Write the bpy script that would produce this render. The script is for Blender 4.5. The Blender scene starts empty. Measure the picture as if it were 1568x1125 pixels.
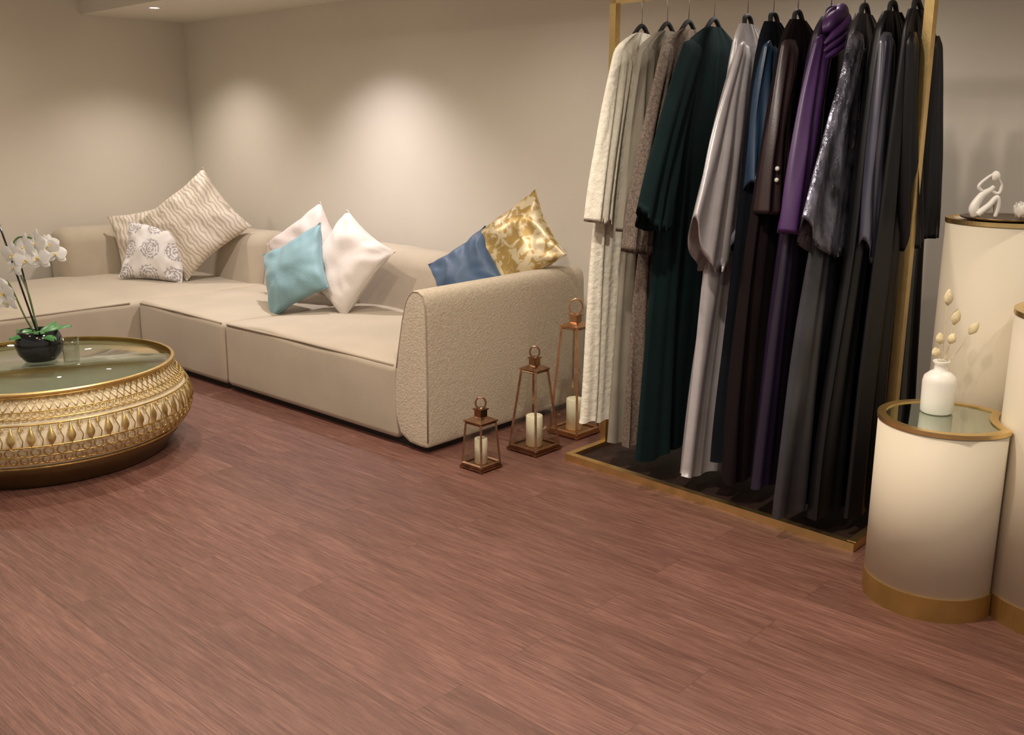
import bpy, bmesh, math, random
from mathutils import Vector, Matrix, noise
random.seed(7)
pi=math.pi
S=bpy.context.scene
try:
    S.view_settings.view_transform='Standard'
except Exception: pass

# ---------------------------------------------------------------- materials
def new_mat(name):
    m=bpy.data.materials.new(name); m.use_nodes=True
    nt=m.node_tree; b=nt.nodes['Principled BSDF']
    return m,nt,b
def N(nt,t,**k):
    n=nt.nodes.new(t)
    for a,v in k.items(): setattr(n,a,v)
    return n
def mat(name,col,rough=.5,metal=0,var=.0,vscale=5,bump=0,bscale=60,stretch=(1,1,1),col2=None,sheen=0,spec=None,bd=.01,coat=0,emit=None):
    m,nt,b=new_mat(name); L=nt.links
    b.inputs['Roughness'].default_value=rough; b.inputs['Metallic'].default_value=metal
    b.inputs['Base Color'].default_value=(*col,1)
    if spec is not None: b.inputs['Specular IOR Level'].default_value=spec
    if sheen: b.inputs['Sheen Weight'].default_value=sheen; b.inputs['Sheen Roughness'].default_value=.5
    if coat: b.inputs['Coat Weight'].default_value=coat
    if emit: b.inputs['Emission Color'].default_value=(*emit[0],1); b.inputs['Emission Strength'].default_value=emit[1]
    tc=N(nt,'ShaderNodeTexCoord'); mp=N(nt,'ShaderNodeMapping'); mp.inputs['Scale'].default_value=stretch
    L.new(tc.outputs['Object'],mp.inputs['Vector'])
    if var or col2:
        n=N(nt,'ShaderNodeTexNoise'); n.inputs['Scale'].default_value=vscale; n.inputs['Detail'].default_value=4
        L.new(mp.outputs[0],n.inputs['Vector'])
        r=N(nt,'ShaderNodeValToRGB'); r.color_ramp.elements[0].position=.35; r.color_ramp.elements[1].position=.65
        c2=col2 or tuple(min(1,c*(1+var)) for c in col); c1=col if col2 else tuple(c*(1-var) for c in col)
        r.color_ramp.elements[0].color=(*c1,1); r.color_ramp.elements[1].color=(*c2,1)
        L.new(n.outputs[0],r.inputs[0]); L.new(r.outputs[0],b.inputs['Base Color'])
    if bump:
        n2=N(nt,'ShaderNodeTexNoise'); n2.inputs['Scale'].default_value=bscale; n2.inputs['Detail'].default_value=5
        L.new(mp.outputs[0],n2.inputs['Vector'])
        bp=N(nt,'ShaderNodeBump'); bp.inputs['Strength'].default_value=bump; bp.inputs['Distance'].default_value=bd
        L.new(n2.outputs[0],bp.inputs['Height']); L.new(bp.outputs[0],b.inputs['Normal'])
    return m
def pattern_mat(name,c1,c2,scale,kind='voronoi',rough=.6,lo=.3,hi=.45,metal2=0,stretch=(1,1,1)):
    m,nt,b=new_mat(name); L=nt.links
    tc=N(nt,'ShaderNodeTexCoord'); mp=N(nt,'ShaderNodeMapping'); mp.inputs['Scale'].default_value=stretch
    L.new(tc.outputs['Object'],mp.inputs['Vector'])
    if kind=='voronoi':
        t=N(nt,'ShaderNodeTexVoronoi'); t.inputs['Scale'].default_value=scale; out=t.outputs['Distance']
    elif kind=='wave':
        t=N(nt,'ShaderNodeTexWave'); t.inputs['Scale'].default_value=scale; t.inputs['Distortion'].default_value=6; t.inputs['Detail'].default_value=1; t.inputs['Detail Scale'].default_value=1.2; out=t.outputs['Fac']
    else:
        t=N(nt,'ShaderNodeTexNoise'); t.inputs['Scale'].default_value=scale; t.inputs['Detail'].default_value=3; t.inputs['Distortion'].default_value=1.2; out=t.outputs[0]
    L.new(mp.outputs[0],t.inputs['Vector'])
    r=N(nt,'ShaderNodeValToRGB'); r.color_ramp.elements[0].position=lo; r.color_ramp.elements[1].position=hi
    r.color_ramp.elements[0].color=(*c1,1); r.color_ramp.elements[1].color=(*c2,1)
    L.new(out,r.inputs[0]); L.new(r.outputs[0],b.inputs['Base Color'])
    b.inputs['Roughness'].default_value=rough
    if metal2: b.inputs['Metallic'].default_value=metal2
    bp=N(nt,'ShaderNodeBump'); bp.inputs['Strength'].default_value=.3; bp.inputs['Distance'].default_value=.004
    L.new(out,bp.inputs['Height']); L.new(bp.outputs[0],b.inputs['Normal'])
    return m
def glass_mat(name,tint=(.9,.95,.92),refl=1.0,f0=.04,k=.96):
    # thin clear glass: symmetric Schlick fresnel between clear transmission and mirror reflection
    m=bpy.data.materials.new(name); m.use_nodes=True; nt=m.node_tree; nt.nodes.clear(); L=nt.links
    o=N(nt,'ShaderNodeOutputMaterial'); mx=N(nt,'ShaderNodeMixShader'); tr=N(nt,'ShaderNodeBsdfTransparent'); gl=N(nt,'ShaderNodeBsdfGlossy')
    lw=N(nt,'ShaderNodeLayerWeight'); lw.inputs['Blend'].default_value=.5
    pw=N(nt,'ShaderNodeMath',operation='POWER'); pw.inputs[1].default_value=5; L.new(lw.outputs['Facing'],pw.inputs[0])
    ma=N(nt,'ShaderNodeMath',operation='MULTIPLY_ADD'); ma.inputs[1].default_value=k; ma.inputs[2].default_value=f0; L.new(pw.outputs[0],ma.inputs[0])
    tr.inputs[0].default_value=(*tint,1); gl.inputs['Roughness'].default_value=.02; gl.inputs[0].default_value=(refl,refl,refl,1)
    L.new(ma.outputs[0],mx.inputs[0]); L.new(tr.outputs[0],mx.inputs[1]); L.new(gl.outputs[0],mx.inputs[2]); L.new(mx.outputs[0],o.inputs[0])
    return m
def floor_mat():
    m,nt,b=new_mat('vinyl_wood_planks'); L=nt.links
    geo=N(nt,'ShaderNodeNewGeometry')
    br=N(nt,'ShaderNodeTexBrick'); br.inputs['Scale'].default_value=1; br.inputs['Brick Width'].default_value=1.22; br.inputs['Row Height'].default_value=.18
    br.inputs['Mortar Size'].default_value=.0008; br.inputs['Mortar Smooth'].default_value=.4; br.offset=.37
    br.inputs['Color1'].default_value=(0,0,0,1); br.inputs['Color2'].default_value=(1,1,1,1); br.inputs['Mortar'].default_value=(.5,.5,.5,1)
    L.new(geo.outputs['Position'],br.inputs['Vector'])
    sc=N(nt,'ShaderNodeVectorMath',operation='SCALE'); sc.inputs['Scale'].default_value=7.3
    L.new(br.outputs['Color'],sc.inputs[0])
    ad=N(nt,'ShaderNodeVectorMath',operation='ADD'); L.new(geo.outputs['Position'],ad.inputs[0]); L.new(sc.outputs[0],ad.inputs[1])
    def noi(scale,s,det,rough=.6,dist=0):
        mp=N(nt,'ShaderNodeMapping'); mp.inputs['Scale'].default_value=scale; L.new(ad.outputs[0],mp.inputs['Vector'])
        n=N(nt,'ShaderNodeTexNoise'); n.inputs['Scale'].default_value=s; n.inputs['Detail'].default_value=det; n.inputs['Roughness'].default_value=rough; n.inputs['Distortion'].default_value=dist
        L.new(mp.outputs[0],n.inputs['Vector']); return n
    n1=noi((.9,8,1),1.8,5,.6,1.6); n2=noi((6,230,1),1.5,6,.75,.1); n3=noi((.8,1.0,1),1.0,3)
    n4=noi((2.0,46,1),1.6,5,.65,1.2)
    def ma(a,k,c=None):
        x=N(nt,'ShaderNodeMath',operation='MULTIPLY_ADD'); L.new(a.outputs[0],x.inputs[0]); x.inputs[1].default_value=k
        if c is None: x.inputs[2].default_value=0
        else: L.new(c.outputs[0],x.inputs[2])
        return x
    mixf=ma(n4,.27,ma(n3,.12,ma(n2,.45,ma(n1,.16))))
    r=N(nt,'ShaderNodeValToRGB'); e=r.color_ramp.elements
    e[0].position=.37; e[0].color=(.064,.024,.017,1); e[1].position=.635; e[1].color=(.27,.130,.090,1)
    x=e.new(.5); x.color=(.142,.057,.040,1)
    L.new(mixf.outputs[0],r.inputs[0])
    hsv=N(nt,'ShaderNodeHueSaturation'); hsv.inputs['Saturation'].default_value=.93; L.new(r.outputs[0],hsv.inputs['Color'])
    mr=N(nt,'ShaderNodeMapRange'); mr.inputs['To Min'].default_value=.90; mr.inputs['To Max'].default_value=1.12; L.new(br.outputs['Color'],mr.inputs[0]); L.new(mr.outputs[0],hsv.inputs['Value'])
    mm=N(nt,'ShaderNodeMix',data_type='RGBA'); L.new(br.outputs['Fac'],mm.inputs[0]); L.new(hsv.outputs[0],mm.inputs[6]); mm.inputs[7].default_value=(.075,.03,.022,1)
    L.new(mm.outputs[2],b.inputs['Base Color'])
    rr=N(nt,'ShaderNodeMapRange'); rr.inputs['To Min'].default_value=.20; rr.inputs['To Max'].default_value=.52; L.new(n2.outputs[0],rr.inputs[0]); L.new(rr.outputs[0],b.inputs['Roughness'])
    bp=N(nt,'ShaderNodeBump'); bp.inputs['Strength'].default_value=.6; bp.inputs['Distance'].default_value=.003; L.new(mixf.outputs[0],bp.inputs['Height']); L.new(bp.outputs[0],b.inputs['Normal'])
    return m

WALL=mat('painted_wall',(.67,.615,.525),.85,var=.02,vscale=1.5,bump=.08,bscale=150,bd=.003)
CEIL=mat('painted_ceiling',(.71,.67,.59),.9,bump=.04,bscale=120)
FLOOR=floor_mat()
SOFA=mat('velvet_upholstery',(.43,.36,.27),.85,var=.06,vscale=3,bump=.22,bscale=240,sheen=.25,bd=.004)
BOUCLE=mat('boucle_upholstery',(.52,.44,.33),.95,var=.08,vscale=75,bump=.6,bscale=105,sheen=.2,bd=.006)
PIPE=mat('piping',(.33,.27,.20),.8)
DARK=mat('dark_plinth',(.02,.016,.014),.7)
GOLD=mat('brushed_gold',(.80,.58,.25),.34,1,var=.06,vscale=20,bump=.05,bscale=120)
GOLDD=mat('antique_gold',(.64,.46,.18),.36,1,var=.2,vscale=30)
BRONZE=mat('bronze_band',(.40,.24,.075),.42,.8,var=.1,vscale=10)
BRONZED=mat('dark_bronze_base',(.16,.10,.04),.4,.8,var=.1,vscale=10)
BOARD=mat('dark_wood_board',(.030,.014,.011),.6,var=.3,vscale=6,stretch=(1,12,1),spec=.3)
LINER=mat('cream_liner',(.85,.76,.55),.6,var=.1,vscale=12)
CREAM=mat('cream_lacquer',(.62,.55,.425),.6,var=.015,vscale=2,bump=.02,bscale=40,spec=.25)
MIRROR=mat('tinted_mirror',(.55,.60,.52),.04,1,var=.02,vscale=3)
BLACK=mat('black_velvet',(.012,.012,.014),.8,var=.2,vscale=30)
BLACKG=mat('black_ceramic',(.012,.012,.013),.12,var=.2,vscale=10)
CHROME=mat('chrome_wire',(.7,.68,.64),.2,1,var=.03)
COPPER=mat('copper_metal',(.58,.34,.19),.26,1,var=.15,vscale=25)
COPD=mat('dark_copper',(.34,.20,.12),.26,1,var=.25,vscale=25)
TRAY=mat('tray_bronze',(.20,.13,.06),.3,1,var=.2,vscale=25)
CANDLE=mat('candle_wax',(.90,.84,.62),.5,var=.03,vscale=10)
WHITE=mat('white_ceramic',(.78,.75,.68),.4,var=.02,vscale=8)
GLASS=glass_mat('clear_glass',(.94,.95,.93),.9,.08,.9)
TGLASS=glass_mat('table_glass',(.82,.85,.80),1.0,.06,.94)
PETAL=mat('orchid_petal',(.90,.90,.87),.5,var=.03,vscale=30)
YEL=mat('orchid_throat',(.75,.55,.12),.5,var=.2,vscale=50)
LEAF=mat('orchid_leaf',(.06,.22,.06),.35,var=.25,vscale=15)
STEM=mat('orchid_stem',(.10,.16,.05),.5,var=.2,vscale=40)
DRY=mat('dried_grass',(.80,.68,.42),.9,var=.1,vscale=60,bump=.6,bscale=300)
TRIM=mat('trim_white',(.8,.78,.74),.4,var=.02)
EMI=mat('lamp_lens',(1,.95,.85),.4,emit=((1,.9,.75),14))

# ---------------------------------------------------------------- helpers
def empty(name,loc):
    o=bpy.data.objects.new(name,None); o.location=loc; o.empty_display_size=.1
    S.collection.objects.link(o); return o
def finish(bm,name,mats,parent=None,smooth=True,origin=None,sub=0,autos=None):
    bmesh.ops.recalc_face_normals(bm,faces=bm.faces)
    if parent is not None: org=Vector(parent.location)
    elif origin is not None: org=Vector(origin)
    else:
        xs=[v.co for v in bm.verts]
        org=Vector(((min(v.x for v in xs)+max(v.x for v in xs))/2,(min(v.y for v in xs)+max(v.y for v in xs))/2,min(v.z for v in xs)))
    for v in bm.verts: v.co-=org
    me=bpy.data.meshes.new(name); 
    for f in bm.faces: f.smooth=smooth
    bm.to_mesh(me); bm.free()
    if not isinstance(mats,(list,tuple)): mats=[mats]
    for m in mats: me.materials.append(m)
    o=bpy.data.objects.new(name,me); S.collection.objects.link(o)
    if parent is not None: o.parent=parent
    else: o.location=org
    if sub:
        s=o.modifiers.new('sub','SUBSURF'); s.levels=sub; s.render_levels=sub
    return o
def box(bm,x0,x1,y0,y1,z0,z1,bev=0,rot=0,mi=0):
    c=Vector(((x0+x1)/2,(y0+y1)/2,(z0+z1)/2))
    r=bmesh.ops.create_cube(bm,size=1)
    vs=r['verts']
    for v in vs:
        v.co=Vector((v.co.x*(x1-x0),v.co.y*(y1-y0),v.co.z*(z1-z0)))
        if rot: v.co.rotate(Matrix.Rotation(rot,3,'Z'))
        v.co+=c
    fs=set(f for v in vs for f in v.link_faces)
    for f in fs: f.material_index=mi
    if bev:
        es=list(set(e for v in vs for e in v.link_edges))
        bmesh.ops.bevel(bm,geom=es,offset=bev,segments=2,affect='EDGES')
def crom(pts,n):
    P=[Vector(p) for p in pts]; out=[]
    for i in range(len(P)-1):
        p0=P[max(0,i-1)];p1=P[i];p2=P[i+1];p3=P[min(len(P)-1,i+2)]
        for k in range(n):
            t=k/n
            out.append(.5*((2*p1)+(p2-p0)*t+(2*p0-5*p1+4*p2-p3)*t*t+(3*p1-p0-3*p2+p3)*t**3))
    out.append(P[-1]); return out
def tube(bm,pts,r,seg=8,closed=False,cap=True,mi=0):
    P=[Vector(p) for p in pts]; n=len(P)
    R=r if isinstance(r,(list,tuple)) else [r]*n
    if len(R)!=n: R=[R[min(len(R)-1,int(i*(len(R)-1)/(n-1)))]*(1-((i*(len(R)-1)/(n-1))%1))+R[min(len(R)-1,int(i*(len(R)-1)/(n-1))+1)]*((i*(len(R)-1)/(n-1))%1) for i in range(n)]
    rings=[]; prev=None
    for i in range(n):
        if closed: t=(P[(i+1)%n]-P[i-1])
        else: t=P[min(n-1,i+1)]-P[max(0,i-1)]
        if t.length<1e-9: t=Vector((0,0,1))
        t.normalize()
        if prev is None:
            a=Vector((0,0,1)) if abs(t.z)<.9 else Vector((1,0,0))
            u=t.cross(a).normalized()
        else:
            u=(prev-t*prev.dot(t)).normalized()
        prev=u; w=t.cross(u)
        rings.append([bm.verts.new(P[i]+(u*math.cos(2*pi*k/seg)+w*math.sin(2*pi*k/seg))*R[i]) for k in range(seg)])
    m=n if closed else n-1
    for i in range(m):
        A=rings[i];B=rings[(i+1)%n]
        for k in range(seg):
            f=bm.faces.new((A[k],A[(k+1)%seg],B[(k+1)%seg],B[k])); f.material_index=mi
    if cap and not closed:
        bm.faces.new(rings[0][::-1]).material_index=mi; bm.faces.new(rings[-1]).material_index=mi
def lathe(bm,prof,c,seg=48,cap0=True,cap1=True,mi=0):
    rings=[]
    for r,z in prof:
        rings.append([bm.verts.new((c[0]+r*math.cos(2*pi*k/seg),c[1]+r*math.sin(2*pi*k/seg),c[2]+z)) for k in range(seg)])
    for A,B in zip(rings,rings[1:]):
        for k in range(seg):
            f=bm.faces.new((A[k],A[(k+1)%seg],B[(k+1)%seg],B[k])); f.material_index=mi
    if cap0: bm.faces.new(rings[0][::-1]).material_index=mi
    if cap1: bm.faces.new(rings[-1]).material_index=mi
def prism(bm,poly,z0,z1,mi=0):
    A=[bm.verts.new((x,y,z0)) for x,y in poly]; B=[bm.verts.new((x,y,z1)) for x,y in poly]
    n=len(poly)
    for k in range(n): bm.faces.new((A[k],A[(k+1)%n],B[(k+1)%n],B[k])).material_index=mi
    bm.faces.new(A[::-1]).material_index=mi; bm.faces.new(B).material_index=mi
def ball(bm,c,r,sc=(1,1,1),seg=16):
    res=bmesh.ops.create_uvsphere(bm,u_segments=seg,v_segments=seg//2+2,radius=r)
    for v in res['verts']: v.co=Vector((v.co.x*sc[0],v.co.y*sc[1],v.co.z*sc[2]))+Vector(c)
def softbox(bm,x0,x1,y0,y1,z0,z1,r,crown=0,wr=0.0,seed=0):
    def arr(a,b):
        L=b-a; k=[0,.12,.3,.55,.8,1]
        s=[a+r*q for q in k]; e=[b-r*q for q in reversed(k)]
        n=max(2,int((L-2*r)/.08)); mid=[a+r+(L-2*r)*i/n for i in range(1,n)]
        return s+mid+e
    X,Y,Z=arr(x0,x1),arr(y0,y1),arr(z0,z1); cache={}
    def V(p):
        key=tuple(round(q,5) for q in p)
        if key in cache: return cache[key]
        q=Vector(p); inn=Vector((min(max(q.x,x0+r),x1-r),min(max(q.y,y0+r),y1-r),min(max(q.z,z0+r),z1-r)))
        d=q-inn
        if d.length>1e-9: d.normalize(); q2=inn+d*r
        else: q2=q
        u=(q.x-x0)/(x1-x0)*2-1; v=(q.y-y0)/(y1-y0)*2-1; w=(q.z-z0)/(z1-z0)
        q2.z+=crown*max(0,(1-u*u))*max(0,(1-v*v))**.5*w
        if wr:
            nn=noise.noise_vector(q2*2.2+Vector((seed*3,0,0)))*wr; q2+=nn*(w if w<1 else 1)
        vv=bm.verts.new(q2); cache[key]=vv; return vv
    def face(grid):
        for i in range(len(grid)-1):
            for j in range(len(grid[0])-1):
                try: bm.faces.new((grid[i][j],grid[i+1][j],grid[i+1][j+1],grid[i][j+1]))
                except ValueError: pass
    face([[V((x,y,z1)) for y in Y] for x in X]); face([[V((x,y,z0)) for y in Y] for x in X])
    face([[V((x,y0,z)) for z in Z] for x in X]); face([[V((x,y1,z)) for z in Z] for x in X])
    face([[V((x0,y,z)) for z in Z] for y in Y]); face([[V((x1,y,z)) for z in Z] for y in Y])

# ---------------------------------------------------------------- room
WX,WY=-7.5,4.25
def slab(name,x0,x1,y0,y1,z0,z1,m):
    bm=bmesh.new(); box(bm,x0,x1,y0,y1,z0,z1); return finish(bm,name,m,smooth=False)
slab('floor',WX-.1,3.0,-3.0,WY+.1,-.1,0,FLOOR)
slab('wall_back',WX-.1,3.0,WY,WY+.12,0,2.7,WALL)
slab('wall_left',WX-.12,WX,-3.0,WY,0,2.7,WALL)
slab('ceiling',WX-.1,3.0,-3.0,WY+.1,2.7,2.8,CEIL)
slab('ceiling_soffit',WX,3.0,3.42,WY,2.284,2.7,CEIL)
slab('baseboard_back',WX,3.0,WY-.015,WY,0,.08,TRIM)
slab('baseboard_left',WX,WX+.015,-3.0,WY-.015,0,.08,TRIM)

# ---------------------------------------------------------------- sofa
sofa=empty('sectional_sofa',(-5.2,3.4,0))
def sb(name,a,r,m=SOFA,crown=0,wr=0,seed=0):
    bm=bmesh.new(); softbox(bm,*a,r,crown,wr,seed); return finish(bm,name,m,sofa)
sb('seat_right',(-4.825,-3.34,2.835,3.92,.03,.395),.035,crown=.03,wr=.016,seed=1)
sb('seat_middle',(-5.835,-4.835,2.835,3.92,.03,.395),.035,crown=.025,wr=.016,seed=2)
sb('seat_chaise',(-7.22,-5.845,1.25,3.92,.03,.395),.035,crown=.03,wr=.016,seed=3)
def back(name,a,r,axis,seed):
    bm=bmesh.new(); softbox(bm,*a,r,0,.014,seed)
    for v in bm.verts:
        k=max(0,(v.co.z-.35)/.4)
        if axis=='y' and v.co.y<(a[2]+a[3])/2: v.co.y+=.07*k
        if axis=='x' and v.co.x>(a[0]+a[1])/2: v.co.x-=.07*k
    return finish(bm,name,SOFA,sofa)
back('back_left',(-7.42,-7.06,2.95,4.06,.05,.75),.10,'x',4)
back('back_corner',(-7.2,-5.86,3.72,4.08,.05,.75),.10,'y',5)
back('back_main',(-5.84,-3.30,3.72,4.06,.05,.755),.10,'y',6)
bm=bmesh.new()
secs=[]
def armsec(y,k,ins):
    xo=-3.13-.015*k; w=.225+.22*k**1.5; zt=.760
    pts=[(xo-.03,.03),(xo-.004,.032),(xo,.045),(xo+.002,.10),(xo+.004,.35),(xo+.004,.6),(xo+.002,.70),(xo-.006,.732),(xo-.022,.752),(xo-.05,zt),(xo-.08-.03*k,zt-.002),(xo-.105-.1*k,.742),(xo-.13-.12*k,.70),(xo-.155-.15*k,.62),(xo-.185-.17*k,.49),(xo-.21-.17*k,.38),(xo-w,.25),(xo-w,.03)]
    cx=xo-.1; cz=.4
    return [Vector((x+(cx-x)*ins, y, z+(cz-z)*ins*.3)) for x,z in pts]
ys=[(2.835,.07),(2.8365,.035),(2.842,.01),(2.85,0)]+[(2.87+1.06*i/14,0) for i in range(15)]+[(3.96,.02),(3.99,.08),(4.01,.2)]
for y,ins in ys:
    k=min(1,max(0,(y-2.835)/1.15)); secs.append([bm.verts.new(p) for p in armsec(y,k,ins)])
for A,B in zip(secs,secs[1:]):
    n=len(A)
    for i in range(n): bm.faces.new((A[i],A[(i+1)%n],B[(i+1)%n],B[i]))
bm.faces.new(secs[0]); bm.faces.new(secs[-1][::-1])
finish(bm,'arm_wing',BOUCLE,sofa,sub=1)
bm=bmesh.new()
tube(bm,[(-3.132,2.838,.06),(-3.128,2.838,.3),(-3.128,2.838,.6),(-3.131,2.838,.69),(-3.143,2.838,.735),(-3.175,2.838,.752),(-3.21,2.838,.75),(-3.235,2.838,.73),(-3.26,2.838,.69),(-3.285,2.838,.61),(-3.315,2.838,.48),(-3.335,2.838,.38)],.004,6)
for x0,x1 in ((-4.80,-3.37),(-5.81,-4.86)):
    tube(bm,[(x0,2.848,.385),((x0+x1)/2,2.846,.392),(x1,2.848,.385)],.006,6)
tube(bm,[(-5.856,1.3,.387),(-5.856,2.8,.387)],.006,6)
finish(bm,'piping',PIPE,sofa)
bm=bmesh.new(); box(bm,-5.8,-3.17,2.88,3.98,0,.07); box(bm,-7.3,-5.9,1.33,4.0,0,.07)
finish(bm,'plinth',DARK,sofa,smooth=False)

# ---------------------------------------------------------------- cushions
def cushion(name,w,h,th,m,loc,az,tilt,roll,seed=0):
    bm=bmesh.new(); n=40
    az=math.radians(az);ti=math.radians(tilt);ro=math.radians(roll)
    nn=Vector((math.cos(az)*math.cos(ti),math.sin(az)*math.cos(ti),math.sin(ti)))
    up=(Vector((0,0,1))-nn*nn.z).normalized(); rt=up.cross(nn)
    ex=rt*math.cos(ro)+up*math.sin(ro); ey=-rt*math.sin(ro)+up*math.cos(ro)
    M=Matrix((ex,ey,nn)).transposed()
    g={}
    for s in (1,-1):
        for i in range(n+1):
            for j in range(n+1):
                u=math.sin((i/n*2-1)*pi/2);v=math.sin((j/n*2-1)*pi/2)
                e=(i in(0,n) or j in(0,n))
                if e and s==-1: g[(s,i,j)]=g[(1,i,j)]; continue
                x=u*w/2*(1-.10*(1-v*v)*abs(u)); y=v*h/2*(1-.10*(1-u*u)*abs(v))
                z=s*th/2*((1-u*u)*(1-v*v))**.42
                p=Vector((x,y,z))
                q=noise.noise(Vector((x*7+seed,y*7,s)))*.018+(.35-abs(noise.noise(Vector((x*10+seed,y*5,s*2)))))*.020
                p.z+=q*(1-max(abs(u),abs(v))**6)*1.2*s+ .035*noise.noise(Vector((x*3,y*3,seed*1.7)))
                rr=abs(u*v); p.z+=.009*rr*math.sin(14*math.atan2(abs(v)+.01,abs(u)+.01))*s*(0 if e else 1)
                g[(s,i,j)]=bm.verts.new(p)
    for s in (1,-1):
        for i in range(n):
            for j in range(n):
                f=(g[(s,i,j)],g[(s,i+1,j)],g[(s,i+1,j+1)],g[(s,i,j+1)])
                if len(set(f))<3: continue
                try: bm.faces.new(f if s==1 else f[::-1])
                except ValueError: pass
    edge=[g[(1,i,0)].co.copy() for i in range(n)]+[g[(1,n,j)].co.copy() for j in range(n)]+[g[(1,n-i,n)].co.copy() for i in range(n)]+[g[(1,0,n-j)].co.copy() for j in range(n)]
    tube(bm,edge,.003,5,closed=True)
    me=finish(bm,name,m,origin=(0,0,0))
    R=M.to_4x4(); R.translation=Vector(loc); me.matrix_world=R
    return me
def medallion_mat():
    m,nt,b=new_mat('cushion_medallion_print'); L=nt.links
    tc=N(nt,'ShaderNodeTexCoord'); v=N(nt,'ShaderNodeTexVoronoi'); v.voronoi_dimensions='2D'; v.inputs['Scale'].default_value=5.6; v.inputs['Randomness'].default_value=0.0
    L.new(tc.outputs['Object'],v.inputs['Vector'])
    w=N(nt,'ShaderNodeMath',operation='MULTIPLY'); w.inputs[1].default_value=60; L.new(v.outputs['Distance'],w.inputs[0])
    s=N(nt,'ShaderNodeMath',operation='SINE'); L.new(w.outputs[0],s.inputs[0])
    n=N(nt,'ShaderNodeTexNoise'); n.inputs['Scale'].default_value=70; L.new(tc.outputs['Object'],n.inputs['Vector'])
    a=N(nt,'ShaderNodeMath',operation='MULTIPLY_ADD'); a.inputs[1].default_value=11; a.inputs[2].default_value=-5.5; L.new(n.outputs[0],a.inputs[0])
    s2=N(nt,'ShaderNodeMath',operation='ADD'); L.new(s.outputs[0],s2.inputs[0]); L.new(a.outputs[0],s2.inputs[1])
    g=N(nt,'ShaderNodeMath',operation='GREATER_THAN'); g.inputs[1].default_value=0.1; L.new(s2.outputs[0],g.inputs[0])
    lt=N(nt,'ShaderNodeMath',operation='LESS_THAN'); lt.inputs[1].default_value=.42; L.new(v.outputs['Distance'],lt.inputs[0])
    mu=N(nt,'ShaderNodeMath',operation='MULTIPLY'); L.new(g.outputs[0],mu.inputs[0]); L.new(lt.outputs[0],mu.inputs[1])
    mx=N(nt,'ShaderNodeMix',data_type='RGBA'); mx.inputs[6].default_value=(.72,.68,.65,1); mx.inputs[7].default_value=(.36,.33,.34,1)
    L.new(mu.outputs[0],mx.inputs[0]); L.new(mx.outputs[2],b.inputs['Base Color']); b.inputs['Roughness'].default_value=.7
    return m
C_MED=medallion_mat()
C_STR=pattern_mat('cushion_stripe',(.44,.37,.28),(.64,.56,.47),11,'wave',lo=.1,hi=.5,rough=.5)
C_BLUE=mat('cushion_light_blue',(.175,.305,.34),.6,var=.08,vscale=6,bump=.2,bscale=120,sheen=.2)
C_PINK=mat('cushion_blush',(.55,.47,.435),.6,var=.05,vscale=5,bump=.15,bscale=120)
C_WHT=mat('cushion_white',(.62,.56,.515),.6,var=.04,vscale=5,bump=.15,bscale=120,sheen=.15)
C_NAVY=mat('cushion_steel_blue',(.042,.084,.16),.5,var=.15,vscale=6,bump=.1,bscale=40,sheen=.1)
C_GOLD=pattern_mat('cushion_gold_brocade',(.38,.25,.075),(.60,.50,.32),17,'noise',rough=.38,lo=.45,hi=.54,metal2=.35)
cushion('throw_pillow',.46,.46,.15,C_STR,(-6.90,3.48,.66),-35,22,12,3)
cushion('throw_pillow',.60,.58,.20,C_STR,(-6.37,3.58,.80),-52,20,42,5)
cushion('throw_pillow',.47,.42,.15,C_MED,(-6.50,3.33,.61),-52,24,-4,8)
cushion('throw_pillow',.46,.46,.15,C_PINK,(-5.05,3.60,.705),-70,20,38,12)
cushion('throw_pillow',.46,.46,.15,C_BLUE,(-4.84,3.35,.635),-80,28,30,15)
cushion('throw_pillow',.49,.49,.16,C_WHT,(-4.57,3.53,.68),-80,25,62,18)
cushion('throw_pillow',.40,.40,.14,C_NAVY,(-3.64,3.60,.70),-80,25,36,21)
cushion('throw_pillow',.50,.43,.14,C_GOLD,(-3.43,3.74,.845),-84,22,40,25)

# ---------------------------------------------------------------- coffee table
TX,TY=-4.472,1.695
tb=empty('coffee_table',(TX,TY,0))
prof=[(.565,.405),(.575,.38),(.60,.345),(.622,.31),(.636,.27),(.642,.235),(.640,.20),(.628,.165),(.605,.13),(.575,.105)]
def rad(z):
    P=sorted([(b,a) for a,b in prof])
    if z<=P[0][0]: return P[0][1]
    for (z0,r0),(z1,r1) in zip(P,P[1:]):
        if z<=z1: return r0+(r1-r0)*(z-z0)/(z1-z0)
    return P[-1][1]
def tp(a,z,o=0): r=rad(z)+o; return Vector((TX+r*math.cos(a),TY+r*math.sin(a),z))
def ring(bm,z,rr,o=0,seg=120): tube(bm,[tp(2*pi*i/seg,z,o) for i in range(seg)],rr,6,closed=True)
bm=bmesh.new(); lathe(bm,[(r-.014,z) for r,z in prof],(TX,TY,0),96,False,False)
finish(bm,'liner',LINER,tb)
bm=bmesh.new(); lathe(bm,[(.02,.385),(.555,.385)],(TX,TY,0),96,True,False); finish(bm,'added_backing_disc',mat('painted_reflection_grey',(.46,.44,.38),.6,var=.05,vscale=4),tb)  # disc added under the glass; its grey stands in for the pale reflection
bm=bmesh.new()
for z,rr in ((.405,.006),(.352,.003),(.325,.003),(.305,.004),(.218,.004),(.176,.003),(.140,.003),(.112,.005)): ring(bm,z,rr)
nz=110
for i in range(nz):
    a=2*pi*i/nz; d=pi/nz
    tube(bm,[tp(a,.402),tp(a+d,.378),tp(a+2*d,.402)],.0025,4); tube(bm,[tp(a,.354),tp(a+d,.378),tp(a+2*d,.354)],.0025,4)
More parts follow.
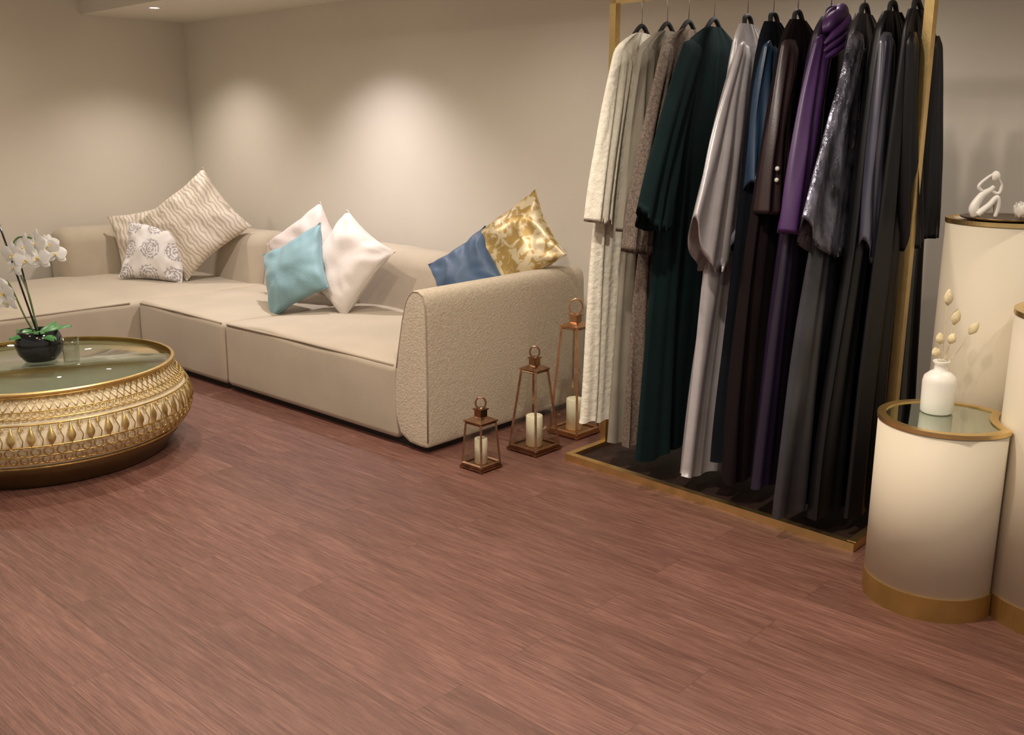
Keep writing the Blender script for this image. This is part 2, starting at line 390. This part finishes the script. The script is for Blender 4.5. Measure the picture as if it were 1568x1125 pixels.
def circ(bm,a,z,r,w,sx=1):
    R0=rad(z); pts=[]
    for k in range(12):
        t=2*pi*k/12; pts.append(tp(a+sx*r*math.cos(t)/R0,z+r*math.sin(t)))
    tube(bm,pts,w,4,closed=True)
for i in range(130): circ(bm,2*pi*i/130,.339,.010,.0025)
for i in range(84): circ(bm,2*pi*i/84,.197,.018,.0032)
for i in range(96): circ(bm,2*pi*i/96,.158,.015,.003)
nt_=54
for i in range(nt_):
    a=2*pi*i/nt_
    zs=[.302,.29,.275,.262,.250,.238,.228,.220]; ws=[.002,.004,.009,.0145,.017,.013,.006,.002]
    L_=[];R_=[];C_=[]
    for z,w in zip(zs,ws):
        R0=rad(z); L_.append(bm.verts.new(tp(a-w/R0,z))); R_.append(bm.verts.new(tp(a+w/R0,z))); C_.append(bm.verts.new(tp(a,z,.007)))
    for k in range(len(zs)-1):
        bm.faces.new((L_[k],C_[k],C_[k+1],L_[k+1])); bm.faces.new((C_[k],R_[k],R_[k+1],C_[k+1]))
    b_=a+pi/nt_
    tube(bm,[tp(b_,.304),tp(b_-.010,.28),tp(b_,.262),tp(b_+.010,.245),tp(b_,.219)],.0026,4)
    circ(bm,b_,.292,.009,.0025)
finish(bm,'lattice',GOLDD,tb)
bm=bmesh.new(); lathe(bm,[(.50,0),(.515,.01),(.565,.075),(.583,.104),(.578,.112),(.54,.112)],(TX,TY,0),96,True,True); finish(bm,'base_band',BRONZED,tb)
bm=bmesh.new(); lathe(bm,[(.552,.411),(.572,.411),(.577,.418),(.574,.425),(.568,.427),(.561,.4255)],(TX,TY,0),96,False,False); finish(bm,'rim',GOLD,tb)
bm=bmesh.new(); lathe(bm,[(.562,.414),(.562,.424)],(TX,TY,0),96); finish(bm,'glass_top',TGLASS,tb)

# ---------------------------------------------------------------- orchid
R_=Vector((.736,.677,0)); F_=Vector((-.677,.736,0))
oc=Vector((-4.461,1.767,.424))-R_*.075; orc=empty('potted_orchid',oc)
bm=bmesh.new(); lathe(bm,[(.05,0),(.068,.004),(.092,.035),(.101,.07),(.098,.105),(.086,.138),(.078,.142),(.073,.135),(.077,.11)],oc,40,True,True); finish(bm,'pot',BLACKG,orc)
bm=bmesh.new()
st1=crom([oc+Vector((0,0,.11)),oc-R_*.02+Vector((0,0,.3)),oc-R_*.07+Vector((0,0,.48)),oc-R_*.04+Vector((0,0,.56)),oc+R_*.05+Vector((0,0,.55)),oc+R_*.11+Vector((0,0,.50))],8)
tube(bm,st1,.004,6)
st2=crom([oc+Vector((-.02,0,.11)),oc-R_*.05+Vector((0,0,.2)),oc-R_*.09-F_*.03+Vector((0,0,.36)),oc-R_*.12-F_*.06+Vector((0,0,.36)),oc-R_*.15-F_*.06+Vector((0,0,.29))],8)
tube(bm,st2,.004,6); finish(bm,'stems',STEM,orc)
bm=bmesh.new(); tube(bm,[oc+Vector((.01,0,.1)),oc-R_*.12+Vector((0,0,.64))],.0045,6); tube(bm,[oc+Vector((-.01,.01,.1)),oc-R_*.06+F_*.02+Vector((0,0,.50))],.004,6); finish(bm,'support_stakes',BLACKG,orc)
def petal(bm,c,d,nrm,L,W,cup=.25,mi=0,n=8,m=6,tipw=0):
    d=d.normalized(); s=d.cross(nrm).normalized(); nn=s.cross(d).normalized(); g=[]
    for i in range(n+1):
        t=i/n; w=W*(math.sin(pi*min(1,t*.93+.05))**.75)
        row=[]
        for j in range(m+1):
            v=j/m*2-1; row.append(bm.verts.new(c+d*(L*t)+s*(w*v*.5)+nn*(cup*L*(t*t)*.6+cup*W*v*v*.4)))
        g.append(row)
    for i in range(n):
        for j in range(m): bm.faces.new((g[i][j],g[i+1][j],g[i+1][j+1],g[i][j+1])).material_index=mi
def flower(bm,bm2,c,nrm,r):
    nrm=nrm.normalized(); up=(Vector((0,0,1))-nrm*nrm.z).normalized(); rt=up.cross(nrm)
    for a,W in ((90,.66),(210,.64),(330,.64)):
        a=math.radians(a); petal(bm,c-nrm*.004,rt*math.cos(a)+up*math.sin(a),nrm,r,r*W,-.12)
    for a in (15,165):
        a=math.radians(a); petal(bm,c+nrm*.002,rt*math.cos(a)+up*math.sin(a),nrm,r*1.02,r*1.1,-.1)
    petal(bm2,c+nrm*.004,-up+nrm*.8,nrm,r*.3,r*.22,.4); ball(bm2,c+nrm*.006,r*.08,seg=8)
bm=bmesh.new(); bm2=bmesh.new()
fl=[(-.055,.50,.046),(-.01,.53,.05),(.035,.545,.052),(.08,.525,.048),(.115,.50,.04),(.05,.485,.05),(.0,.475,.045),(-.06,.44,.04),(-.09,.335,.048),(-.13,.36,.05),(-.15,.30,.048),(-.08,.29,.04),(.095,.545,.034)]
for k,(sx,sz,r) in enumerate(fl):
    nrm=-F_+R_*random.uniform(-.6,.6)+Vector((0,0,random.uniform(-.3,.4)))
    flower(bm,bm2,oc+R_*(sx*1.1)-F_*(.01+.02*random.random()+(.05 if sx<-.07 else 0))+Vector((0,0,sz-.012)),nrm,r*1.3)
finish(bm,'blossoms',PETAL,orc); finish(bm2,'throats',YEL,orc)
bm=bmesh.new()
for a,L,e in ((10,.14,.6),(-35,.13,.25),(60,.10,.8),(160,.12,.4),(230,.12,.3),(300,.10,.6)):
    a=math.radians(a); d=R_*math.cos(a)+F_*math.sin(a)+Vector((0,0,e)); petal(bm,oc+Vector((0,0,.125)),d,Vector((0,0,1)),L,.065,-.5)
finish(bm,'leaves',LEAF,orc)
gc=oc+R_*.155-F_*.03
bm=bmesh.new(); lathe(bm,[(.034,.0),(.038,.11),(.0365,.11),(.033,.005)],gc,32,True,True); finish(bm,'glass_tumbler',GLASS)

# ---------------------------------------------------------------- lanterns
def lantern(name,x,y,s,H,fb,tr,m,rot=0,cd=.09):
    e=empty(name,(x,y,0)); e.rotation_euler=(0,0,rot)
    h=s/2; zb=H*fb; t=h*tr; b=.0062 if s<.15 else .0072
    bm=bmesh.new()
    def B(x0,x1,y0,y1,z0,z1): box(bm,x+x0,x+x1,y+y0,y+y1,z0,z1,.0015)
    B(-h,h,-h,h,.006,.016); B(-h*.93,h*.93,-h*.93,h*.93,.016,.024)
    for i in(-1,1):
        for j in(-1,1):
            B(i*h*.85-.01,i*h*.85+.01,j*h*.85-.01,j*h*.85+.01,0,.008)
            tube(bm,[(x+i*h*.88,y+j*h*.88,.022),(x+i*t,y+j*t,zb)],b,4)
    for z,k in ((.028,.88),(zb-.004,tr)):
        hh=h*k
        q=[(x-hh,y-hh,z),(x+hh,y-hh,z),(x+hh,y+hh,z),(x-hh,y+hh,z)]
        for a in range(4): tube(bm,[q[a],q[(a+1)%4]],b,4)
    z1=zb; z2=zb+.35*t+.006; c=t*.45
    lo=[bm.verts.new((x+i*(t+.008),y+j*(t+.008),z1)) for i,j in((-1,-1),(1,-1),(1,1),(-1,1))]
    lo2=[bm.verts.new((x+i*(t+.008),y+j*(t+.008),z1+.005)) for i,j in((-1,-1),(1,-1),(1,1),(-1,1))]
    hi=[bm.verts.new((x+i*c,y+j*c,z2)) for i,j in((-1,-1),(1,-1),(1,1),(-1,1))]
    for k in range(4):
        bm.faces.new((lo[k],lo[(k+1)%4],lo2[(k+1)%4],lo2[k])); bm.faces.new((lo2[k],lo2[(k+1)%4],hi[(k+1)%4],hi[k]))
    bm.faces.new(lo[::-1]); bm.faces.new(hi)
    cz=z2+ .03
    B(-c,c,-c,c,z2,cz); B(-c*1.25,c*1.25,-c*1.25,c*1.25,cz,cz+.006)
    rr=(H-cz-.006)/2; zc=cz+.004+rr
    tube(bm,[(x+.736*rr*.85*math.cos(a),y+.677*rr*.85*math.cos(a),zc+rr*math.sin(a)) for a in [2*pi*k/28 for k in range(28)]],.004,8,closed=True)
    finish(bm,'frame',m,e,smooth=False)
    bm=bmesh.new()
    for (i,j) in ((1,0),(-1,0),(0,1),(0,-1)):
        a=h*.86; c2=t*.97
        if i: P=[(x+i*a,y-a,.03),(x+i*a,y+a,.03),(x+i*c2,y+c2,zb-.006),(x+i*c2,y-c2,zb-.006)]
        else: P=[(x-a,y+j*a,.03),(x+a,y+j*a,.03),(x+c2,y+j*c2,zb-.006),(x-c2,y+j*c2,zb-.006)]
        bm.faces.new([bm.verts.new(p) for p in P])
    finish(bm,'panes',GLASS,e,smooth=False)
    bm=bmesh.new(); r=h*.42; lathe(bm,[(r,.024),(r,.024+cd),(r*.9,.028+cd),(r*.5,.025+cd)],(x,y,0),28); tube(bm,[(x,y,.024+cd),(x+.002,y,.04+cd)],.0015,5)
    finish(bm,'candle',CANDLE,e)
lantern('candle_lantern',-2.841,2.888,.135,.325,.66,.68,COPD,0,.11)
lantern('candle_lantern',-2.835,3.236,.185,.495,.78,.46,COPD,0,.14)
lantern('candle_lantern',-2.858,3.56,.19,.67,.80,.50,COPPER,0,.15)

# ---------------------------------------------------------------- clothing rack
RA=-.052
def rk(x,dy=0): return 3.455+RA*(x+1.94)+dy
rack=empty('clothing_rack',(-1.94,3.455,0))
bm=bmesh.new(); xl,xr=-2.615,-1.268; w=.016; ang=math.atan(RA)
def bar(p,q,w=w):
    p=Vector(p);q=Vector(q);d=(q-p).normalized()
    a=Vector((0,0,1)) if abs(d.z)<.9 else Vector((math.sin(-ang),math.cos(ang),0))
    u=d.cross(a).normalized(); v=d.cross(u); c=[]
    for e in (p,q): c.append([bm.verts.new(e+u*i*w+v*j*w) for i,j in((-1,-1),(1,-1),(1,1),(-1,1))])
    for k in range(4): bm.faces.new((c[0][k],c[0][(k+1)%4],c[1][(k+1)%4],c[1][k]))
    bm.faces.new(c[0]); bm.faces.new(c[1])
f,bk=-.26,.24
P=lambda x,dy,z:(x,rk(x,dy),z)
bar(P(xl-w,f,.016),P(xr+w,f,.016)); bar(P(xl-w,bk,.016),P(xr+w,bk,.016))
bar(P(xl,f,.017),P(xl,bk,.017)); bar(P(xr,f,.017),P(xr,bk,.017))
bar(P(xl,0,.03),P(xl,0,1.99)); bar(P(xr,0,.03),P(xr,0,1.99)); bar(P(xl-w,0,1.985),P(xr+w,0,1.985))
finish(bm,'frame',GOLD,rack,smooth=False)
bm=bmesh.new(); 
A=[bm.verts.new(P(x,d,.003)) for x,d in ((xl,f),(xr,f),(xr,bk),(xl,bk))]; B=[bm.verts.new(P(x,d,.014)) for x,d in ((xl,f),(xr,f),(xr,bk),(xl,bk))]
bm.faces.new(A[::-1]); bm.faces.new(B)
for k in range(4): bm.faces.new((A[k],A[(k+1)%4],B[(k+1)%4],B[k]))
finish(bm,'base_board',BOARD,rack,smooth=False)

# ---------------------------------------------------------------- garments
def lerp(a,b,t): return a+(b-a)*t
def garment(name,x,m,hem=.09,near=3.08,far=3.68,hw=.185,hwf=None,ztop=1.84,slv=None,nf=5,seed=0,sl_w=(.11,.13),slant=0,sl_m=None,hood=False,A=.02,th=.03,belly=0,cuff=None):
    hwf=hwf or min(.175,hw+.05)
    yc=rk(x); e=empty(name,(x,yc,1.0)); rng=random.Random(seed); ph=rng.uniform(0,6);ph2=rng.uniform(0,6)
    bm=bmesh.new(); n=64;mm=176; H=ztop-hem; rows=[]
    for i in range(n+1):
        t=i/n; t=t**1.15; z=ztop-t*H; d=t*H
        s=min(1,d/.09); k_=math.sin(s*pi/2)
        tt=max(0,(d-.09)/(H-.09)); ee=tt**.8
        ne=lerp(yc-hw,near,ee)-belly*math.sin(pi*min(1,tt*2)) if d>=.09 else yc-(.05+(hw-.05)*k_)
        fe=lerp(yc+hwf,far,ee) if d>=.09 else yc+(.05+(hwf-.05)*k_)
        c=(ne+fe)/2;h=(fe-ne)/2; T=th*(.5+.5*s)*(1+.25*tt); AA=.003+A*tt**.5
        row=[]
        for j in range(mm):
            a=2*pi*j/mm; sp=math.cos(a); sd=math.sin(a)
            xx=T*math.copysign(abs(sd)**.6,sd)
            ps=sp+.05*math.sin(2.0*tt+ph)+.30*noise.noise(Vector((sp*1.6+seed*2.3,tt*.7,seed)))
            amp=.65+.9*noise.noise(Vector((sp*2.0+seed*5.1,tt*1.0,seed+9)))
            w1=math.sin(nf*pi*ps+ph+.5*math.sin(1.7*tt+ph2)); w1=math.copysign(abs(w1)**.85,w1)
            fo=.75*w1*amp+.25*math.sin(nf*2.1*pi*ps+ph2+.8*tt)
            xx+=AA*fo*1.15
            xx+=.008*noise.noise(Vector((sp*3,z*1.5,seed)))
            yy=c+h*sp+.018*tt*math.sin(4*a+ph+2*tt)*(abs(sd))+.014*tt*math.sin(3*z+ph)
            zz=z+((.008*math.sin(nf*pi*ps+ph)+.025*sp*math.sin(ph2)) if i==n else 0)
            row.append(bm.verts.new((x+xx,yy,zz)))
        rows.append(row)
    for A_,B_ in zip(rows,rows[1:]):
        for j in range(mm): bm.faces.new((A_[j],A_[(j+1)%mm],B_[(j+1)%mm],B_[j]))
    finish(bm,'body',m,e)
    if slv:
        bm=bmesh.new()
        for side,(cy,cz),hh in ((-1,slv,hw),(1,(max(2*yc-slv[0]-.06,yc+hwf-.02),slv[1]+.02),hwf)):
            P0=Vector((x,yc+side*(hh-.045),ztop-.075)); P2=Vector((x,cy,cz)); P1=(P0+P2)/2+Vector((0,side*.025,0.03))
            nn=44; ms=72; rr=[]
            for i in range(nn+1):
                t=i/nn; c=P0*(1-t)**2+P1*2*t*(1-t)+P2*t*t; tg=((P1-P0)*(1-t)+(P2-P1)*t).normalized()
                wd=Vector((0,tg.z,-tg.y)); 
                if wd.y<0: wd=-wd
                w_=lerp(sl_w[0],sl_w[1],t**1.4)/2*(min(1,.55+.25*i)); T=(.019+.016*t)*(min(1,.5+.2*i))
                off=.016+.016*t
                row=[]
                for j in range(ms):
                    a=2*pi*j/ms; sp=math.cos(a);sd=math.sin(a)
                    p=c+wd*(w_*sp)
                    p.x+=off+T*math.copysign(abs(sd)**.8,sd)+.012*(t**.6)*math.sin(3.0*pi*(sp+.25*noise.noise(Vector((sp*2,t,seed))))+ph+.8*t)+.004*math.sin(5*t+3*sp+ph2)
                    p.x+=.008*t*noise.noise(Vector((sp*2.5,t*3+sp*2,seed+4)))
                    p.y+=.008*math.sin(5*t+ph)*t
                    if slant: p+=tg*(slant*(t**5)*(1-sp*sp)) 
                    row.append(bm.verts.new(p))
                rr.append(row)
            for A_,B_ in zip(rr,rr[1:]):
                for j in range(ms): bm.faces.new((A_[j],A_[(j+1)%ms],B_[(j+1)%ms],B_[j]))
            bm.faces.new(rr[0])
            cen=sum((q.co for q in rr[-1]),Vector())/ms
            inn=[bm.verts.new(lerp(v.co,cen,.12)+Vector((0,0,.04))) for v in rr[-1]]
            for j in range(ms): bm.faces.new((rr[-1][j],rr[-1][(j+1)%ms],inn[(j+1)%ms],inn[j]))
            bm.faces.new(inn)
        finish(bm,'sleeves',sl_m or m,e)
    if hood:
        bm=bmesh.new(); n1=48;n2=28;g=[]
        for i in range(n1):
            a=2*pi*i/n1; row=[]
            for j in range(n2+1):
                b=pi*j/n2
                p=Vector((.042*math.sin(b)*math.cos(a),.078*math.sin(b)*math.sin(a),.052*math.cos(b)))
                k=1+.10*math.sin(2*a+3*b)+.06*math.sin(5*a)*math.sin(b)
                p*=k; p.z+=.45*p.y-.012*math.exp(-((p.y)/.03)**2)*(1 if p.z>0 else 0)
                row.append(bm.verts.new(Vector((x+.018,yc-.005,ztop-.01))+p))
            g.append(row)
        for i in range(n1):
            for j in range(n2): bm.faces.new((g[i][j],g[(i+1)%n1][j],g[(i+1)%n1][j+1],g[i][j+1]))
        bmesh.ops.remove_doubles(bm,verts=bm.verts,dist=1e-5)
        for q_ in range(3):
            tube(bm,crom([(x+.03,yc+.06-.01*q_,ztop+.015-.02*q_),(x+.058,yc+.01,ztop-.02-.03*q_),(x+.05,yc-.06,ztop-.065-.03*q_),(x+.03,yc-.10,ztop-.10-.025*q_)],6),[.008,.017,.016,.006],10)
        finish(bm,'hood',sl_m or m,e)
    bm=bmesh.new(); q=hw/.185; q2=hwf/.185
    tube(bm,crom([(x,yc-.155*q,ztop-.095),(x,yc-.11*q,ztop-.06),(x,yc-.05*q,ztop-.005),(x,yc-.02,ztop+.022),(x,yc,ztop+.03),(x,yc+.02,ztop+.022),(x,yc+.05*q2,ztop-.005),(x,yc+.11*q2,ztop-.06),(x,yc+.155*q2,ztop-.095)],6),.009,8)
    tube(bm,[(x,yc-.14*q,ztop-.09),(x,yc+.14*q2,ztop-.09)],.006,6)
    finish(bm,'hanger_arms',BLACK,e)
    bm=bmesh.new()
    zt=1.985+.016; pts=[(x,yc,ztop+.025),(x,yc,zt-.055)]
    pts+=[(x,yc+.018*math.sin(b),zt-.018+.020*math.cos(b)) for b in [pi*1.15-pi*1.6*k/14 for k in range(15)]]
    tube(bm,pts,.0022,6); finish(bm,'hanger_hook',CHROME,e)
    return e
def cloth(name,c,rough=.9,var=.1,sheen=0,bs=150,bu=.2,spec=.25,metal=0): return mat(name,c,rough,metal,var=var,vscale=8,bump=bu,bscale=bs,sheen=sheen,bd=.004,spec=spec)
G1=mat('cream_lace',(.74,.70,.58),.7,var=.06,vscale=40,bump=.7,bscale=45,bd=.008)
G2=cloth('sage_beige_crepe',(.20,.18,.14))
G3=pattern_mat('taupe_tweed',(.080,.056,.042),(.165,.125,.097),120,'noise',rough=.85,lo=.4,hi=.6)
G4=cloth('dark_green_crepe',(.0025,.0100,.0105),spec=.15)
G5=cloth('silver_satin',(.34,.315,.32),.32,bu=.2,bs=50,spec=.9)
G6=cloth('navy_satin',(.012,.034,.072),.36,bu=.1,spec=.6)
G6b=cloth('ink_crepe',(.004,.005,.008),spec=.12)
G7=cloth('maroon_satin',(.024,.011,.012),.38,bu=.1,spec=.5)
G7b=cloth('maroon_crepe',(.008,.0045,.005),spec=.12)
G8=cloth('purple_crepe',(.050,.014,.086),.42,spec=.5,bu=.1)
G8b=cloth('dark_purple_crepe',(.010,.004,.018),.45,spec=.5,bu=.1)
G9=mat('charcoal_satin',(.020,.020,.025),.33,0,var=.3,vscale=8,bump=.05,bscale=50,spec=.7)
G9s=mat('shimmer_lurex',(.02,.02,.028),.26,.6,vscale=14,col2=(.24,.24,.31),bump=1,bscale=24,bd=.016,stretch=(1,1,.5))
G10=cloth('slate_satin',(.066,.066,.098),.28,bu=.05,spec=1.0)
G11=cloth('black_crepe',(.0035,.0035,.0045),.42,spec=.4,bu=.05)
garment('cream_abaya',-2.47,G1,hem=.21,near=3.10,far=3.66,slv=(3.18,1.08),seed=1,sl_w=(.12,.15),A=.018,nf=4)
garment('sage_abaya',-2.34,G2,hem=.15,near=3.16,far=3.68,slv=(3.22,1.05),seed=2)
garment('taupe_abaya',-2.235,G3,hem=.17,near=3.13,far=3.68,slv=(3.12,.98),seed=3,sl_w=(.12,.16))
garment('green_abaya',-2.115,G4,hem=.17,near=3.05,far=3.70,slv=(3.05,1.13),seed=4,sl_w=(.14,.20),nf=3,slant=.05)
garment('silver_abaya',-1.965,G5,hem=.085,near=3.13,far=3.62,hw=.085,hwf=.14,slv=(3.24,1.11),seed=5,sl_w=(.09,.35),slant=.19,nf=3)
garment('navy_abaya',-1.855,G6b,hem=.16,near=3.20,far=3.70,hw=.08,hwf=.15,slv=(3.35,1.26),seed=6,sl_w=(.09,.13),sl_m=G6,slant=.06)
garment('maroon_abaya',-1.755,G7b,hem=.15,near=3.10,far=3.70,hw=.11,slv=(3.27,1.15),seed=7,sl_w=(.10,.17),sl_m=G7,nf=4)
garment('purple_abaya',-1.625,G8b,hem=.15,near=3.07,far=3.70,hw=.115,slv=(3.20,1.09),seed=8,sl_w=(.11,.16),sl_m=G8,hood=True,nf=4)
garment('charcoal_abaya',-1.50,G9,hem=.115,near=3.04,far=3.70,hw=.10,slv=(3.20,1.13),seed=9,sl_w=(.12,.42),slant=.11,sl_m=G9s,nf=3)
garment('slate_abaya',-1.40,G11,hem=.10,near=3.14,far=3.74,hw=.10,slv=(3.35,1.09),seed=10,sl_w=(.12,.22),slant=.12,sl_m=G10,nf=4)
garment('black_abaya',-1.318,G11,hem=.08,near=3.22,far=3.78,hw=.09,hwf=.2,slv=(3.46,1.05),seed=11,sl_w=(.10,.13),th=.02,A=.012)
mb=bpy.data.objects['maroon_abaya']; bm=bmesh.new()
for z in (1.315,1.275): ball(bm,(-1.695,3.25,z),.009,seg=12)
finish(bm,'pearl_buttons',WHITE,mb)

# ---------------------------------------------------------------- pedestals
def circle(c,r,n=96): return [(c[0]+r*math.cos(2*pi*k/n),c[1]+r*math.sin(2*pi*k/n)) for k in range(n)]
c_low=(-.947,3.002); c_r=(-.59,3.16); c_t=(-.956,3.485)
def bite(c,r,cb,rb,n=160):
    out=[]
    for k in range(n):
        a=2*pi*k/n; d=Vector((math.cos(a),math.sin(a))); o=Vector(c)-Vector(cb)
        b=o.dot(d); q=o.dot(o)-rb*rb; D=b*b-q; rr=r
        if D>0:
            t=-b-math.sqrt(D)
            if 0<t<r: rr=t
        out.append((c[0]+d.x*rr,c[1]+d.y*rr))
    return out
def pedestal(name,fn,c,R,H,top):
    e=empty(name,(c[0],c[1],0))
    bm=bmesh.new(); prism(bm,fn(R),.075,H-.012); o=finish(bm,'body',CREAM,e); 
    bm=bmesh.new(); prism(bm,fn(R+.003),0,.075); finish(bm,'base_band',BRONZE,e)
    bm=bmesh.new()
    out=fn(R+.003); inn=fn(R-.022); n=len(out)
    V=[[bm.verts.new((x,y,z)) for x,y in p] for p,z in ((out,H-.014),(out,H),(inn,H),(inn,H-.006))]
    for a,b in ((0,1),(1,2),(2,3)):
        for k in range(n): bm.faces.new((V[a][k],V[a][(k+1)%n],V[b][(k+1)%n],V[b][k]))
    finish(bm,'rim',GOLD,e)
    bm=bmesh.new(); prism(bm,fn(R-.020),H-.012,H-.004); finish(bm,'top',top,e)
    for ch in e.children:
        for p in ch.data.polygons:
            p.use_smooth = abs(p.normal.z)<.5 and ch.name.startswith('body')
    return e
pedestal('display_pedestal',lambda R:bite(c_low,R,c_r,.245-(R-.195)),c_low,.195,.595,MIRROR)
pedestal('display_pedestal',lambda R:circle(c_r,R),c_r,.235,.94,MIRROR)
pedestal('display_pedestal',lambda R:circle(c_t,R),c_t,.205,1.167,CREAM)

vc=Vector((-.99,3.04,.591)); vs=empty('vase_with_dried_flowers',vc)
bm=bmesh.new(); lathe(bm,[(.040,0),(.048,.006),(.049,.05),(.050,.10),(.046,.118),(.030,.132),(.020,.138),(.019,.155),(.026,.165),(.024,.167),(.016,.155)],vc,40,True,True); finish(bm,'vase',WHITE,vs)
bm=bmesh.new(); 
for sx,sz,L in ((.0,.36,.05),(.025,.30,.05),(-.01,.24,.035),(.075,.27,.045),(.02,.24,.035),(-.015,.20,.03)):
    top=vc+R_*sx+Vector((0,0,sz-.02)); base=vc+Vector((0,0,.14)); tube(bm,crom([base,(base+top)/2+R_*sx*.1,top],5),.0012,5)
    d=(top-base).normalized(); pts=[top+d*(L*k/6) for k in range(7)]; tube(bm,pts,[.003,.010,.014,.014,.012,.008,.002],8)
finish(bm,'dried_grasses',DRY,vs)
tc_=Vector((-.955,3.40,1.168)); bm=bmesh.new()
lathe(bm,[(.02,0),(.10,.0),(.135,.006),(.140,.011),(.134,.010),(.10,.005)],tc_,64,True,True); finish(bm,'decorative_tray',TRAY)
fc=Vector((-1.005,3.352,1.174)); bm=bmesh.new()
def fp(sx,z,sf=0): return fc+R_*sx*1.1+F_*sf+Vector((0,0,z*1.15))
tube(bm,crom([fp(-.03,.006),fp(-.037,.03),fp(-.018,.062),fp(.005,.078),fp(.014,.088)],6),[.013,.016,.013,.011,.008,.006],12)
tube(bm,crom([fp(-.03,.010,-.01),fp(.0,.035,-.012),fp(.022,.058,-.012),fp(.028,.03,-.012),fp(.022,.004,-.012)],6),[.012,.010,.008,.007,.006],10)
tube(bm,crom([fp(-.03,.010,.012),fp(.004,.025,.014),fp(.026,.045,.014),fp(.034,.02,.014),fp(.030,.004,.014)],6),[.012,.010,.008,.007,.006],10)
tube(bm,crom([fp(-.012,.070),fp(-.03,.088),fp(-.006,.112),fp(.012,.122)],6),[.006,.0055,.005,.004],8)
tube(bm,crom([fp(.004,.076),fp(.03,.068),fp(.036,.090),fp(.022,.112)],6),[.006,.0055,.005,.004],8)
ball(bm,fp(.016,.115),.014,(1,1,1.25))
finish(bm,'thinker_figurine',WHITE)
rc=Vector((-.90,3.43,1.174))-R_*.02; bm=bmesh.new()
ball(bm,rc+Vector((0,0,.022)),.022)
for k in range(16):
    a=k*2.4; r=.012+.0016*k; petal(bm,rc+Vector((math.cos(a)*r*.6,math.sin(a)*r*.6,.004)),Vector((math.cos(a)*.5,math.sin(a)*.5,1)),Vector((-math.cos(a),-math.sin(a),.3)),.05-.001*k,.035,.35)
finish(bm,'rose_ornament',WHITE)

# ---------------------------------------------------------------- lights
def downlight(x,y,z,W,ang=110,blend=1,col=(1,.88,.74),r=.05,tx=None,ty=None):
    e=empty('ceiling_downlight',(x,y,z))
    bm=bmesh.new(); lathe(bm,[(.032,-.001),(.036,-.006),(.048,-.006),(.050,0)],(x,y,z),32,False,False); finish(bm,'trim_ring',TRIM,e)
    bm=bmesh.new(); lathe(bm,[(.001,-.002),(.033,-.002)],(x,y,z),24,False,False); finish(bm,'lens',EMI,e)
    l=bpy.data.lights.new('downlight_lamp','SPOT'); l.energy=W; l.spot_size=math.radians(ang); l.spot_blend=blend; l.color=col; l.shadow_soft_size=r
    o=bpy.data.objects.new('lamp',l); S.collection.objects.link(o); o.parent=e; o.location=(0,0,-.03)
    if tx is not None:
        d=Vector((tx,ty,0))-Vector((x,y,z)); o.rotation_euler=d.to_track_quat('-Z','Y').to_euler()
COOL=(1,.91,.83)
downlight(-6.69,3.58,2.284,72,122,col=COOL)
downlight(-4.95,3.58,2.284,118,118,col=(1,.92,.93))
downlight(-3.3,3.55,2.284,12,155,col=COOL)
downlight(-1.9,3.58,2.284,26,150,col=COOL)
downlight(-.3,3.60,2.284,28,150,col=COOL)
Z=2.7
for (x,y,W,c) in ((-6.4,1.6,82,(1,.89,.75)),(-4.6,2.2,112,(1,.89,.77)),(-2.9,2.2,116,(1,.89,.77)),(-1.6,1.9,160,(1,.89,.77)),(.4,1.6,75,(1,.89,.77)),(-2.4,.5,85,(1,.81,.62)),(-.9,.7,118,(1,.81,.62)),(-4.2,.0,16,(1,.82,.68))):  # unseen room downlights, added as soft ambient fill
    downlight(x,y,Z,W,160,col=c)

w=bpy.data.worlds.new('World'); S.world=w; w.use_nodes=True
w.node_tree.nodes['Background'].inputs[0].default_value=(.88,.79,.69,1); w.node_tree.nodes['Background'].inputs[1].default_value=.55

cam=bpy.data.cameras.new('Camera'); co=bpy.data.objects.new('Camera',cam); S.collection.objects.link(co)
co.location=(0,0,1.45); co.rotation_euler=(math.radians(90-13.8),0,math.radians(42.6)); cam.lens=33.98; cam.sensor_width=36; cam.clip_start=.02
S.camera=co
